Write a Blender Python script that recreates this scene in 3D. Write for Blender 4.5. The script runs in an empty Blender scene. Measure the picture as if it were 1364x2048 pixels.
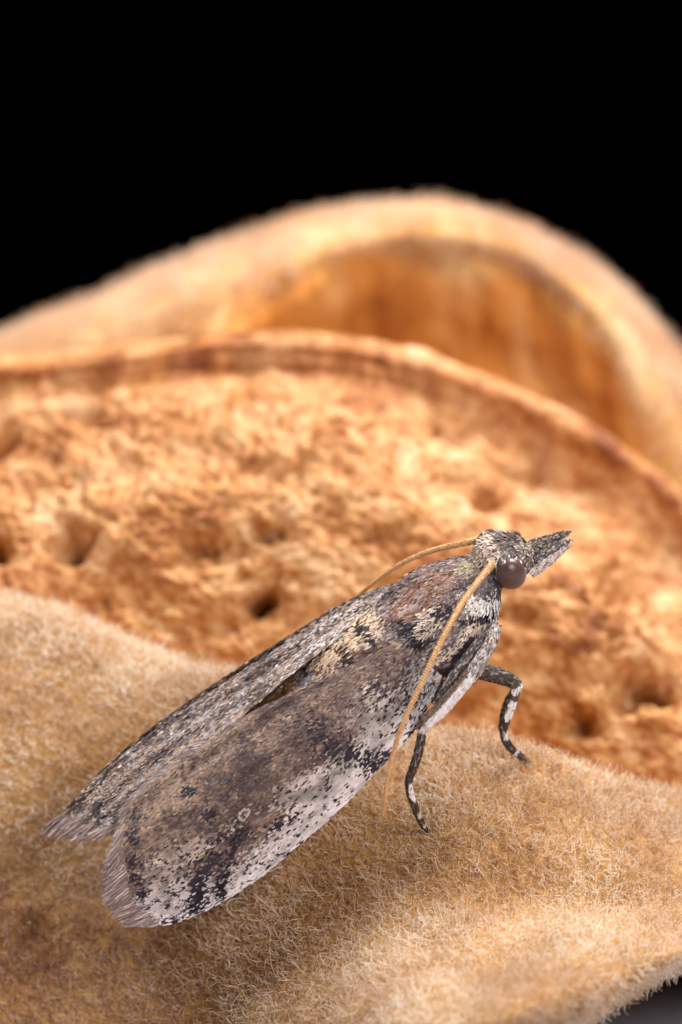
import bpy, math
import numpy as np

# ------------------------------------------------------------------ camera
S = 0.001                       # all sizes below are millimetres
D = 160.0                       # camera to focus plane, mm
PXMM = 100.0                    # photograph pixels per mm in the focus plane
TILT = math.radians(12.0)
ZC = 11.1                       # height of the picture centre above the table
rng = np.random.default_rng(7)
scene = bpy.context.scene
RIGHT = np.array([1.0, 0, 0])
UP = np.array([0, math.sin(TILT), math.cos(TILT)])
FWD = np.array([0, math.cos(TILT), -math.sin(TILT)])
CEN = np.array([0, 0, ZC])
cd = bpy.data.cameras.new('camera')
cam = bpy.data.objects.new('camera', cd)
scene.collection.objects.link(cam)
cam.location = tuple((CEN - FWD * D) * S)
cam.rotation_euler = (math.pi / 2 - TILT, 0, 0)
cd.sensor_fit = 'VERTICAL'
cd.sensor_height = 24.0
cd.lens = 12.0 / (10.24 / D)
cd.clip_start = 0.005
cd.clip_end = 50
cd.dof.use_dof = True
cd.dof.focus_distance = (D - 0.3) * S
cd.dof.aperture_fstop = 66
cd.dof.aperture_blades = 7
scene.camera = cam
scene.render.resolution_x = 682
scene.render.resolution_y = 1024

# ------------------------------------------------------------------ light
world = bpy.data.worlds.new('World')
scene.world = world
world.use_nodes = True
world.node_tree.nodes['Background'].inputs[0].default_value = (0, 0, 0, 1)
world.node_tree.nodes['Background'].inputs[1].default_value = 0.0


def area_lamp(name, pos, size, power, col, target=(0, 2, 10)):
    from mathutils import Vector
    ld = bpy.data.lights.new(name, 'AREA')
    ld.shape = 'DISK'
    ld.size = size * S
    ld.energy = power
    ld.color = col
    o = bpy.data.objects.new(name, ld)
    scene.collection.objects.link(o)
    o.location = Vector(pos) * S
    d = (Vector(target) - Vector(pos))
    o.rotation_euler = d.to_track_quat('-Z', 'Y').to_euler()
    return o


area_lamp('softbox_key', (40, 44, 110), 60, 0.27, (1.0, 0.97, 0.93))
area_lamp('softbox_fill', (-62, 5, 112), 60, 0.12, (0.97, 0.98, 1.0))
area_lamp('softbox_front', (70, -105, 75), 64, 0.19, (1.0, 0.97, 0.95))

vs = scene.view_settings
vs.view_transform = 'Standard'
vs.look = 'None'
vs.exposure = 0.0
vs.gamma = 1.0
vs.use_curve_mapping = False
scene.cycles.use_denoising = True
scene.cycles.max_bounces = 8
scene.cycles.diffuse_bounces = 4
scene.cycles.glossy_bounces = 3
scene.cycles.transmission_bounces = 4
scene.cycles.sample_clamp_indirect = 4.0


# ------------------------------------------------------------------ helpers
def P(px, py, d):
    """photograph pixel + depth (mm behind the focus plane) -> point in mm"""
    px, py, d = np.broadcast_arrays(np.asarray(px, float), np.asarray(py, float), np.asarray(d, float))
    k = (D + d) / D / PXMM
    x = (px - 682) * k
    y = (1024 - py) * k
    return CEN + x[..., None] * RIGHT + y[..., None] * UP + d[..., None] * FWD


def to_px(p):
    q = np.asarray(p) - CEN
    d = q @ FWD
    k = (D + d) / D / PXMM
    return 682 + (q @ RIGHT) / k, 1024 - (q @ UP) / k, d


def lin(r, g, b):
    c = np.array([r, g, b], float) / 255
    return np.where(c <= 0.04045, c / 12.92, ((c + 0.055) / 1.055) ** 2.4)


def unit(v):
    return v / np.maximum(np.linalg.norm(v, axis=-1, keepdims=True), 1e-12)


def herm(xk, yk, x):
    """smooth interpolation through knots; yk may have trailing dimensions"""
    xk = np.asarray(xk, float); yk = np.asarray(yk, float); x = np.asarray(x, float)
    sh = (-1,) + (1,) * (yk.ndim - 1)
    h = np.diff(xk).reshape(sh)
    sl = np.diff(yk, axis=0) / h
    m = np.empty_like(yk)
    m[0] = sl[0]; m[-1] = sl[-1]
    if len(xk) > 2:
        m[1:-1] = (sl[:-1] * h[1:] + sl[1:] * h[:-1]) / (h[1:] + h[:-1])
    i = np.clip(np.searchsorted(xk, x, side='right') - 1, 0, len(xk) - 2)
    t = ((x - xk[i]) / (xk[i + 1] - xk[i]))
    sh2 = t.shape + (1,) * (yk.ndim - 1)
    t = t.reshape(sh2); hh = (xk[i + 1] - xk[i]).reshape(sh2)
    t2 = t * t; t3 = t2 * t
    return (2*t3-3*t2+1)*yk[i] + (t3-2*t2+t)*hh*m[i] + (-2*t3+3*t2)*yk[i+1] + (t3-t2)*hh*m[i+1]


def _hash(ix, iy, iz, seed):
    h = (ix * 374761393 + iy * 668265263 + iz * 2147483647 + seed * 1274126177) & 0xFFFFFFFF
    h = ((h ^ (h >> 13)) * 1274126177) & 0xFFFFFFFF
    h = ((h ^ (h >> 16)) * 2246822519) & 0xFFFFFFFF
    return ((h ^ (h >> 15)) & 0xFFFFFF) / float(0xFFFFFF)


def vnoise(p, seed=0):
    p = np.asarray(p, float)
    i = np.floor(p).astype(np.int64)
    f = p - i
    f = f * f * f * (f * (f * 6 - 15) + 10)
    out = 0
    for a in (0, 1):
        for b in (0, 1):
            for c in (0, 1):
                w = (f[..., 0] if a else 1 - f[..., 0]) * (f[..., 1] if b else 1 - f[..., 1]) * (f[..., 2] if c else 1 - f[..., 2])
                out = out + w * _hash(i[..., 0] + a, i[..., 1] + b, i[..., 2] + c, seed)
    return out * 2 - 1


def fbm(p, octaves=4, seed=0, gain=0.5):
    p = np.asarray(p, float)
    o = 0; a = 1.0; t = 0
    for k in range(octaves):
        o = o + a * vnoise(p * 2 ** k + 17.3 * k, seed + k)
        t += a; a *= gain
    return o / t


def worley(p, seed=0):
    """distance to the nearest random point of a unit lattice (2-D points)"""
    p = np.asarray(p, float)
    i = np.floor(p).astype(np.int64)
    best = np.full(p.shape[:-1], 9.0)
    for a in (-1, 0, 1):
        for b in (-1, 0, 1):
            cx = i[..., 0] + a; cy = i[..., 1] + b
            z = np.zeros_like(cx)
            qx = cx + _hash(cx, cy, z, seed); qy = cy + _hash(cx, cy, z + 5, seed)
            best = np.minimum(best, np.hypot(qx - p[..., 0], qy - p[..., 1]))
    return best


def build(name, v, quads=None, tris=None, mat=None, parent=None, smooth=True, col=None):
    """one mesh object from arrays in mm"""
    v = np.asarray(v, float).reshape(-1, 3) * S
    me = bpy.data.meshes.new(name)
    me.vertices.add(len(v))
    me.vertices.foreach_set('co', v.astype(np.float32).ravel())
    loops = []; starts = []; n = 0
    for f, k in ((quads, 4), (tris, 3)):
        if f is None or len(f) == 0:
            continue
        f = np.asarray(f, np.int32).reshape(-1, k)
        loops.append(f.ravel()); starts.append(n + np.arange(len(f)) * k); n += f.size
    loops = np.concatenate(loops).astype(np.int32); starts = np.concatenate(starts).astype(np.int32)
    me.loops.add(len(loops)); me.loops.foreach_set('vertex_index', loops)
    me.polygons.add(len(starts)); me.polygons.foreach_set('loop_start', starts)
    me.update(calc_edges=True)
    me.polygons.foreach_set('use_smooth', np.full(len(starts), smooth, bool))
    if col is not None:
        at = me.color_attributes.new('pigment', 'FLOAT_COLOR', 'POINT')
        c = np.ones((len(v), 4), np.float32); c[:, :3] = col
        at.data.foreach_set('color', c.ravel())
    me.validate()
    o = bpy.data.objects.new(name, me)
    scene.collection.objects.link(o)
    if mat:
        me.materials.append(mat)
    if parent:
        o.parent = parent
        o.matrix_parent_inverse.identity()
        if parent.type == 'EMPTY':
            from mathutils import Vector
            me.transform(__import__('mathutils').Matrix.Translation(-Vector(parent.location)))
    return o


def grid_faces(nv, nu, wrap=False):
    a = np.arange(nv * nu).reshape(nv, nu)
    if wrap:
        a = np.concatenate([a, a[:, :1]], axis=1)
    return np.stack([a[:-1, :-1], a[:-1, 1:], a[1:, 1:], a[1:, :-1]], -1).reshape(-1, 4)


def grid_normals(g):
    du = np.gradient(g, axis=1); dv = np.gradient(g, axis=0)
    return unit(np.cross(du, dv))


def empty(name, loc, label, cat):
    o = bpy.data.objects.new(name, None)
    scene.collection.objects.link(o)
    o.location = tuple(np.asarray(loc) * S)
    o.empty_display_size = 0.002
    o['label'] = label; o['category'] = cat
    return o


# ------------------------------------------------------------------ materials
def new_mat(name):
    m = bpy.data.materials.new(name); m.use_nodes = True
    nt = m.node_tree
    return m, nt, nt.nodes['Principled BSDF']


def node(nt, kind, **kw):
    n = nt.nodes.new(kind)
    for k, val in kw.items():
        if k.startswith('i_'):
            key = k[2:]
            n.inputs[int(key) if key.isdigit() else key.replace('_', ' ')].default_value = val
        else:
            setattr(n, k, val)
    return n


def ramp(nt, stops):
    r = nt.nodes.new('ShaderNodeValToRGB')
    e = r.color_ramp.elements
    while len(e) < len(stops):
        e.new(0.5)
    for k, (p, c) in enumerate(stops):
        e[k].position = p; e[k].color = (*c, 1)
    return r


def obj_coords(nt, scale=(1, 1, 1)):
    g = node(nt, 'ShaderNodeNewGeometry')
    mp = node(nt, 'ShaderNodeMapping')
    mp.inputs['Scale'].default_value = tuple(1 / S * s for s in scale)      # noise scales below are per mm
    nt.links.new(g.outputs['Position'], mp.inputs['Vector'])
    return mp.outputs['Vector']


def noise_tex(nt, vec, scale, detail=5, rough=0.55, distortion=0.0):
    n = node(nt, 'ShaderNodeTexNoise')
    n.inputs['Scale'].default_value = scale
    n.inputs['Detail'].default_value = detail
    n.inputs['Roughness'].default_value = rough
    n.inputs['Distortion'].default_value = distortion
    nt.links.new(vec, n.inputs['Vector'])
    return n


def bump(nt, height, strength, dist_mm, bsdf, prev=None):
    b = node(nt, 'ShaderNodeBump')
    b.inputs['Strength'].default_value = strength
    b.inputs['Distance'].default_value = dist_mm * S
    nt.links.new(height, b.inputs['Height'])
    if prev is not None:
        nt.links.new(prev, b.inputs['Normal'])
    nt.links.new(b.outputs['Normal'], bsdf.inputs['Normal'])
    return b.outputs['Normal']


def mat_pigment(name, rough=0.5, spec=0.45, sheen=0.0):
    m, nt, b = new_mat(name)
    a = node(nt, 'ShaderNodeAttribute', attribute_name='pigment')
    nt.links.new(a.outputs['Color'], b.inputs['Base Color'])
    b.inputs['Roughness'].default_value = rough
    b.inputs['Specular IOR Level'].default_value = spec
    b.inputs['Sheen Weight'].default_value = sheen
    v = obj_coords(nt)
    n = noise_tex(nt, v, 60, 2)
    bump(nt, n.outputs['Fac'], 0.5, 0.01, b)
    return m


def mat_shell():
    m, nt, b = new_mat('almond_shell')
    v = obj_coords(nt)
    n1 = noise_tex(nt, v, 0.52, 8, 0.66, 0.9)
    r1 = ramp(nt, [(0.36, lin(136, 80, 38)), (0.45, lin(176, 118, 64)), (0.53, lin(198, 148, 96)), (0.66, lin(214, 176, 134))])
    nt.links.new(n1.outputs['Fac'], r1.inputs['Fac'])
    n2 = noise_tex(nt, v, 3.2, 5, 0.7, 0.5)
    r2 = ramp(nt, [(0.38, lin(204, 152, 94)), (0.54, (1, 1, 1))])
    nt.links.new(n2.outputs['Fac'], r2.inputs['Fac'])
    mx = node(nt, 'ShaderNodeMix', data_type='RGBA', blend_type='MULTIPLY')
    mx.inputs['Factor'].default_value = 0.75
    nt.links.new(r1.outputs['Color'], mx.inputs['A']); nt.links.new(r2.outputs['Color'], mx.inputs['B'])
    a = node(nt, 'ShaderNodeAttribute', attribute_name='pigment')
    mx2 = node(nt, 'ShaderNodeMix', data_type='RGBA', blend_type='MULTIPLY')
    mx2.inputs['Factor'].default_value = 1.0
    nt.links.new(mx.outputs['Result'], mx2.inputs['A']); nt.links.new(a.outputs['Color'], mx2.inputs['B'])
    nt.links.new(mx2.outputs['Result'], b.inputs['Base Color'])
    b.inputs['Roughness'].default_value = 0.62
    b.inputs['Specular IOR Level'].default_value = 0.3
    b.inputs['Subsurface Weight'].default_value = 0.08
    b.inputs['Subsurface Radius'].default_value = (0.0008, 0.0004, 0.0002)
    b.inputs['Subsurface Scale'].default_value = 1.0
    n3 = noise_tex(nt, v, 3.0, 6, 0.65)
    bump(nt, n3.outputs['Fac'], 0.4, 0.16, b)
    return m


def mat_hull(name, c0, c1, c2, stretch=(1, 1, 1)):
    m, nt, b = new_mat(name)
    v = obj_coords(nt, stretch)
    n1 = noise_tex(nt, v, 0.45, 6, 0.6, 0.4)
    r1 = ramp(nt, [(0.30, c0), (0.50, c1), (0.72, c2)])
    nt.links.new(n1.outputs['Fac'], r1.inputs['Fac'])
    a = node(nt, 'ShaderNodeAttribute', attribute_name='pigment')
    mx2 = node(nt, 'ShaderNodeMix', data_type='RGBA', blend_type='MULTIPLY')
    mx2.inputs['Factor'].default_value = 1.0
    nt.links.new(r1.outputs['Color'], mx2.inputs['A']); nt.links.new(a.outputs['Color'], mx2.inputs['B'])
    nt.links.new(mx2.outputs['Result'], b.inputs['Base Color'])
    b.inputs['Roughness'].default_value = 0.75
    b.inputs['Specular IOR Level'].default_value = 0.2
    n3 = noise_tex(nt, v, 6.0, 5, 0.65)
    bump(nt, n3.outputs['Fac'], 0.7, 0.08, b)
    return m


def mat_fuzz(name, dark, light, brown_patch=None):
    m = bpy.data.materials.new(name); m.use_nodes = True
    nt = m.node_tree
    nt.nodes.remove(nt.nodes['Principled BSDF'])
    out = nt.nodes['Material Output']
    hi = node(nt, 'ShaderNodeHairInfo')
    r = ramp(nt, [(0.0, dark), (0.35, dark), (0.7, light), (1.0, light * 1.0)])
    nt.links.new(hi.outputs['Random'], r.inputs['Fac'])
    v = obj_coords(nt)
    n = noise_tex(nt, v, 0.35, 4)
    r2 = ramp(nt, [(0.36, lin(226, 204, 182)), (0.60, (1, 1, 1))])
    nt.links.new(n.outputs['Fac'], r2.inputs['Fac'])
    mx = node(nt, 'ShaderNodeMix', data_type='RGBA', blend_type='MULTIPLY')
    mx.inputs['Factor'].default_value = 1.0
    nt.links.new(r.outputs['Color'], mx.inputs['A']); nt.links.new(r2.outputs['Color'], mx.inputs['B'])
    if brown_patch is not None:                              # fibres tinted browner round a given centre, edges broken up by noise
        c0, rad = brown_patch
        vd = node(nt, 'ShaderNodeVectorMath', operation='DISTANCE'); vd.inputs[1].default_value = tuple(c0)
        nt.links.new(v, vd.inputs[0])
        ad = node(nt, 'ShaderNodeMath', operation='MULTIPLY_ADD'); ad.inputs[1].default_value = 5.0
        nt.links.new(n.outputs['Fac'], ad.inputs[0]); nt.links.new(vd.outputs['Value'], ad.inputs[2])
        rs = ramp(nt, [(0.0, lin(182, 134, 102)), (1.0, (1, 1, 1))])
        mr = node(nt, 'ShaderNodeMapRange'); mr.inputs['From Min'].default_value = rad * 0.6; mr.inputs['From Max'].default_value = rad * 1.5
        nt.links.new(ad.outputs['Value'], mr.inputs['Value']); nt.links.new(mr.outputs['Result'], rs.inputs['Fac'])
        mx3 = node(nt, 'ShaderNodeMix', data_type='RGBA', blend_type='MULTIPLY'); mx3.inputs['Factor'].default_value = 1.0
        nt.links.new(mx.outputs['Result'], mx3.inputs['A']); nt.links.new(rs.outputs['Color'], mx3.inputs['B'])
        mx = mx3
    d = node(nt, 'ShaderNodeBsdfDiffuse'); t = node(nt, 'ShaderNodeBsdfTranslucent')
    g = node(nt, 'ShaderNodeBsdfGlossy'); g.inputs['Roughness'].default_value = 0.35
    nt.links.new(mx.outputs['Result'], d.inputs['Color']); nt.links.new(mx.outputs['Result'], t.inputs['Color'])
    m1 = node(nt, 'ShaderNodeMixShader'); m1.inputs[0].default_value = 0.5
    nt.links.new(d.outputs[0], m1.inputs[1]); nt.links.new(t.outputs[0], m1.inputs[2])
    m2 = node(nt, 'ShaderNodeMixShader'); m2.inputs[0].default_value = 0.10
    nt.links.new(m1.outputs[0], m2.inputs[1]); nt.links.new(g.outputs[0], m2.inputs[2])
    nt.links.new(m2.outputs[0], out.inputs['Surface'])
    return m


def mat_plain(name, base, rough, spec=0.4, noise_scale=20, amount=0.25, bdist=0.02, bstr=0.4):
    m, nt, b = new_mat(name)
    v = obj_coords(nt)
    n = noise_tex(nt, v, noise_scale, 4)
    base = np.asarray(base)
    r = ramp(nt, [(0.3, base * (1 - amount)), (0.7, np.minimum(base * (1 + amount), 1))])
    nt.links.new(n.outputs['Fac'], r.inputs['Fac'])
    nt.links.new(r.outputs['Color'], b.inputs['Base Color'])
    b.inputs['Roughness'].default_value = rough
    b.inputs['Specular IOR Level'].default_value = spec
    bump(nt, n.outputs['Fac'], bstr, bdist, b)
    return m


def mat_eye():
    m, nt, b = new_mat('compound_eye')
    v = obj_coords(nt)
    vo = node(nt, 'ShaderNodeTexVoronoi'); vo.inputs['Scale'].default_value = 42
    nt.links.new(v, vo.inputs['Vector'])
    r = ramp(nt, [(0.0, lin(98, 68, 58)), (0.8, lin(72, 48, 42))])
    nt.links.new(vo.outputs['Distance'], r.inputs['Fac'])
    nt.links.new(r.outputs['Color'], b.inputs['Base Color'])
    b.inputs['Roughness'].default_value = 0.32
    b.inputs['Specular IOR Level'].default_value = 0.5
    b.inputs['Coat Weight'].default_value = 0.0
    b.inputs['Sheen Weight'].default_value = 0.12
    b.inputs['Sheen Roughness'].default_value = 0.4
    b.inputs['Coat Roughness'].default_value = 0.3
    bump(nt, vo.outputs['Distance'], 0.35, 0.006, b)
    return m


# ------------------------------------------------------------------ control-curve surfaces
def rows_surface(rows, X, nv, vpos=None):
    """rows: lists of (px, py, depth) knots; every row is sampled at the columns X, then rows are blended"""
    R = []
    for r in rows:
        r = np.array(r, float)
        R.append(herm(r[:, 0], r[:, 1:], X))
    R = np.stack(R)                                    # rows, cols, (py, d)
    vk = np.arange(len(rows), dtype=float) if vpos is None else np.asarray(vpos, float)
    v = np.linspace(vk[0], vk[-1], nv)
    G = herm(vk, R, v)
    px = np.broadcast_to(X, G.shape[:2])
    return P(px, G[..., 0], G[..., 1]), v


def ends_in(g, X, x0, x1, soft):
    """close the two ends of a long body: rows draw together towards its axis"""
    mid = g.mean(axis=0, keepdims=True)
    t = np.clip(np.minimum((X - x0), (x1 - X)) / soft, 0, 1)
    k = np.sqrt(np.clip(1 - (1 - t) ** 2, 0, 1))[None, :, None]
    return mid + (g - mid) * k


def fuzz(name, g, nrm, dens, parent, mat, lmin, lmax, rad, lean, npt=7, curl=1.0, comb=None):
    """fine curled fibres rooted on a grid surface; dens = fibres per mm2 at each vertex"""
    a = g[:-1, :-1]; b = g[:-1, 1:]; c = g[1:, :-1]
    ar = np.linalg.norm(np.cross(b - a, c - a), axis=-1)
    lam = ar * dens[:-1, :-1]
    cnt = rng.poisson(lam)
    iv, iu = np.nonzero(cnt)
    k = cnt[iv, iu]
    iv = np.repeat(iv, k); iu = np.repeat(iu, k)
    n = len(iv)
    fu = rng.random((n, 1)); fv = rng.random((n, 1))
    p = g[iv, iu] * (1-fu)*(1-fv) + g[iv, iu+1]*fu*(1-fv) + g[iv+1, iu]*(1-fu)*fv + g[iv+1, iu+1]*fu*fv
    no = nrm[iv, iu]
    rv = unit(rng.normal(size=(n, 3)))
    ln = (lmin + (lmax - lmin) * rng.random(n) ** 1.6)
    ln *= 0.75 + 0.5 * (0.5 + 0.5 * fbm(p * 0.9, 3, 50))
    if comb is None:
        comb = np.stack([fbm(p * 0.7, 2, 60 + q) for q in range(3)], -1)
    d = unit(no + lean * rv + 0.6 * comb)
    ax = unit(np.cross(d, unit(rng.normal(size=(n, 3)))))
    turn = rng.normal(0, 1, n) * curl * 2.4 / npt
    twist = rng.normal(0, 1, n) * curl * 0.35
    pts = np.empty((n, npt, 3)); pts[:, 0] = p - no * 0.03
    seg = (ln / (npt - 1))[:, None]
    for j in range(1, npt):
        ang = (turn + rng.normal(0, 0.22, n))[:, None]
        d = unit(d * np.cos(ang) + np.cross(ax, d) * np.sin(ang))
        ax = unit(ax + twist[:, None] * np.cross(d, ax))
        ax = unit(ax - d * (ax * d).sum(-1, keepdims=True))
        pts[:, j] = pts[:, j-1] + d * seg
    rr = rad * (0.65 + 0.7 * rng.random((n, 1))) * np.linspace(1.0, 0.35, npt)[None, :]
    hc = bpy.data.hair_curves.new(name)
    hc.add_curves([npt] * n)
    hc.attributes['position'].data.foreach_set('vector', ((pts - PARENT_OFF) * S).astype(np.float32).ravel())
    ra = hc.attributes.get('radius') or hc.attributes.new('radius', 'FLOAT', 'POINT')
    ra.data.foreach_set('value', (rr * S).astype(np.float32).ravel())
    hc.materials.append(mat)
    o = bpy.data.objects.new(name, hc)
    scene.collection.objects.link(o)
    o.parent = parent
    o['kind'] = 'stuff'
    return o


def in_view(g, margin=120):
    px, py, d = to_px(g)
    return ((px > -margin) & (px < 1364 + margin) & (py > -margin) & (py < 2048 + margin)).astype(float)


# ------------------------------------------------------------------ table
tm = mat_plain('grey_stone', lin(152, 149, 162), 0.6, 0.4, 3, 0.12, 0.02, 0.3)
bx, y0, y1, th = 75.0, -70.0, 52.0, 8.0
tv = []
for z, ins in ((0, 0.8), (-0.8, 0), (-th, 0)):
    tv += [(-bx + ins, y0 + ins, z), (bx - ins, y0 + ins, z), (bx - ins, y1 - ins, z), (-bx + ins, y1 - ins, z)]
tq = [(0, 1, 2, 3)]
for k in (0, 4):
    for j in range(4):
        tq.append((k + j, k + 4 + j, k + 4 + (j + 1) % 4, k + (j + 1) % 4))
tq.append((11, 10, 9, 8))
table = build('tabletop', tv, tq, mat=tm, smooth=False)
table['kind'] = 'structure'
table['label'] = 'smooth violet grey stone tabletop under the almond'

# ------------------------------------------------------------------ almond in its split hull
ALM = np.array([2.0, 6.0, 0.0])
almond = empty('almond_fruit', ALM, 'ripe almond in a split fuzzy tan hull, pitted shell showing, under the moth', 'almond')
PARENT_OFF = ALM

c_gold = (lin(146, 104, 54), lin(178, 134, 78), lin(198, 158, 106))
m_hull = mat_hull('hull_skin', *c_gold)
m_inner = mat_hull('hull_inside', lin(150, 78, 28), lin(210, 134, 60), lin(232, 176, 112), (1.6, 1.0, 0.55))
m_shell = mat_shell()
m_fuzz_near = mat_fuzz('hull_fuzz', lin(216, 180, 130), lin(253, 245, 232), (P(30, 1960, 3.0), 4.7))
m_fuzz_far = mat_fuzz('hull_fuzz_back', lin(222, 188, 150), lin(252, 238, 222))

# front half of the hull: from behind the crest, over it, down to the belly and under to the table
crest = [(-1100, 1120, 8.5), (-500, 1095, 9), (-200, 1130, 8.6), (0, 1205, 8.0), (150, 1238, 7.4), (300, 1293, 6.8), (450, 1348, 6.0), (650, 1405, 5.0),
         (870, 1468, 3.6), (1000, 1492, 3.1), (1100, 1521, 3.0), (1200, 1562, 3.4), (1364, 1608, 4.4), (1600, 1690, 5.5), (2100, 1790, 6.5)]
def shift(row, dy, dd):
    return [(x, y + dy, d + dd) for x, y, d in row]
rowsF = [
    shift(crest, 420, 9.0),
    shift(crest, 190, 6.0),
    shift(crest, 45, 3.0),
    crest,
    [(-1100, 1230, 5.2), (-300, 1260, 6.0), (0, 1330, 6.2), (300, 1400, 5.2), (650, 1475, 3.5), (870, 1530, 2.1), (1060, 1565, 1.9), (1364, 1668, 2.6), (1700, 1740, 4.2), (2100, 1810, 5.8)],
    [(-1100, 1420, 3.0), (-300, 1480, 4.2), (0, 1530, 4.7), (300, 1590, 3.9), (650, 1640, 1.6), (870, 1670, 0.45), (1060, 1690, 0.2), (1364, 1750, 0.9), (1700, 1785, 3.0), (2100, 1825, 5.0)],
    [(-1100, 1680, 0.8), (-300, 1720, 3.0), (0, 1740, 3.9), (300, 1770, 3.1), (650, 1800, 0.5), (870, 1815, -0.9), (1060, 1815, -1.2), (1364, 1830, -0.6), (1700, 1830, 2.2), (2100, 1840, 4.6)],
    [(-1100, 1880, 0.4), (-300, 1930, 2.6), (0, 1930, 3.2), (300, 1940, 2.2), (650, 1940, -1.0), (870, 1935, -3.4), (1060, 1920, -4.0), (1364, 1868, -2.2), (1700, 1868, 1.8), (2100, 1852, 4.4)],
    [(-1100, 2010, 0.2), (-300, 2080, 2.4), (0, 2100, 2.9), (300, 2110, 1.6), (650, 2085, -2.6), (870, 2070, -6.6), (1060, 2020, -7.0), (1240, 1958, -4.4), (1364, 1908, -3.2), (1700, 1892, 1.9), (2100, 1862, 4.5)],
    [(-1100, 2070, 1.5), (-300, 2205, 3.4), (0, 2225, 3.8), (300, 2225, 2.6), (650, 2172, -1.6), (870, 2140, -4.8), (1060, 2080, -3.8), (1240, 1990, -2.4), (1364, 1920, -1.0), (1700, 1902, 3.0), (2100, 1868, 4.9)],
    [(-1100, 2060, 5.0), (-300, 2190, 7.5), (0, 2200, 7.8), (300, 2195, 7.0), (650, 2150, 4.5), (870, 2085, 3.6), (1060, 2020, 3.8), (1240, 1945, 4.2), (1364, 1885, 4.6), (1700, 1890, 6.0), (2100, 1860, 6.2)],
    [(-1100, 1960, 9.0), (-300, 1980, 10), (0, 1985, 10), (300, 1985, 10), (650, 1975, 10), (870, 1950, 10), (1060, 1930, 10), (1240, 1900, 10), (1364, 1875, 10), (1700, 1850, 9.5), (2100, 1840, 8.0)],
]
XF = np.linspace(-1100, 2100, 330)
gF, vF = rows_surface(rowsF, XF, 300)
gF = ends_in(gF, XF, -1100, 2100, 420)
nF = grid_normals(gF)
if (nF[150, 165] @ FWD) > 0:
    nF = -nF
gF = gF + nF * (0.35 * fbm(gF * 0.28, 3, 3) + 0.10 * fbm(gF * 0.9, 3, 4))[..., None]
gF[..., 2] = np.maximum(gF[..., 2], 0.02)              # flat where it rests on the table
nF = grid_normals(gF)
if (nF[150, 165] @ FWD) > 0:
    nF = -nF
tint = np.ones((gF.shape[0] * gF.shape[1], 3))
hullF = build('hull_half', gF, grid_faces(*gF.shape[:2]), mat=m_hull, parent=almond, col=tint)
visF = in_view(gF, 150)
pxF0 = to_px(gF)[0]
face = np.clip(0.25 - (nF @ FWD), 0, 0.3) / 0.3
densF = 620 * (1 + 0.8 * np.clip((4.6 - vF) / 1.0, 0, 1))[:, None] * visF * np.clip(face, 0, 1) + 170 * (1 - visF) * (0.15 + 0.85 * in_view(gF, 700)) * np.clip(face + 0.1, 0, 1)
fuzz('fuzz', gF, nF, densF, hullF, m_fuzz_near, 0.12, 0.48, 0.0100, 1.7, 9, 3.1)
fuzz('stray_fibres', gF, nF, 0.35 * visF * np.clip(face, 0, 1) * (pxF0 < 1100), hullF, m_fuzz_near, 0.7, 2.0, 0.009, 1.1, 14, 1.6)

# back half of the hull: outer fuzzy skin, lip, and the bare orange hollow inside
outer = [(-1000, 900, 19), (-500, 790, 20), (0, 652, 20), (150, 592, 20), (350, 512, 20), (500, 452, 20), (620, 412, 20), (720, 394, 20), (830, 387, 20), (930, 397, 20), (1040, 432, 20),
         (1150, 492, 20), (1240, 562, 20), (1300, 622, 20), (1364, 702, 20), (1500, 900, 19.5), (1700, 1250, 18), (2000, 1700, 16)]
lipmid = [(-1000, 960, 16.5), (-500, 850, 17), (0, 712, 17), (150, 660, 17), (350, 585, 17), (500, 525, 17.3), (620, 470, 17.6), (720, 442, 17.8), (830, 432, 17.8), (930, 440, 17.8), (1040, 470, 17.6),
          (1150, 540, 17.3), (1240, 625, 17), (1300, 715, 16.8), (1364, 830, 16.5), (1500, 1060, 16.2), (1700, 1390, 15.5), (2000, 1760, 14.5)]
inner = [(-1000, 1050, 16.0), (-500, 940, 16.4), (0, 810, 16.6), (150, 765, 16.6), (350, 705, 16.8), (430, 668, 17.0), (500, 622, 17.3), (570, 570, 17.8), (640, 522, 18.2), (720, 498, 18.4), (830, 490, 18.6), (930, 496, 18.6), (1040, 530, 18.4),
         (1150, 610, 18.0), (1240, 740, 17.5), (1300, 880, 17.0), (1364, 1010, 16.8), (1500, 1190, 16.5), (1700, 1470, 16), (2000, 1800, 15)]
hollow = [(x, y + 80, d + 0.45) for x, y, d in inner]
inner = [(x, y, d - 0.7) for x, y, d in inner]
hollow = [(x, y + 85, d + 0.25) for x, y, d in inner]
deeper = lambda row: [(x, y + 24, d + 5.0) for x, y, d in row]
rowsB = [
    [(x, y + 900, d + 7.0) for x, y, d in outer],
    [(x, y + 320, d + 7.5) for x, y, d in outer],
    [(x, y + 45, d + 3.4) for x, y, d in outer],
    outer, lipmid, inner, hollow,
    [(x, y + 260, d + 1.1) for x, y, d in inner],
    [(x, y + 700, d + 0.8) for x, y, d in inner],
]
XB = np.linspace(-1000, 2000, 300)
gB, vB = rows_surface([deeper(r) for r in rowsB], XB, 240)
nB = grid_normals(gB)
vv = np.broadcast_to(vB[:, None], gB.shape[:2])
if nB[int(240 * 4 / 8), 150] @ FWD > 0:
    nB = -nB
inside = np.clip((vv - 4.8) / 0.5, 0, 1)
gB = gB + nB * (0.12 * fbm(gB * 0.25, 3, 8) + 0.10 * fbm(gB * 0.9, 3, 9) + inside * 0.35 * fbm(gB * np.array([1.2, 1, 0.45]), 4, 10))[..., None]
nB = grid_normals(gB)
if nB[int(240 * 4 / 8), 150] @ FWD > 0:
    nB = -nB
gB[..., 2] = np.maximum(gB[..., 2], 0.05)
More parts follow.
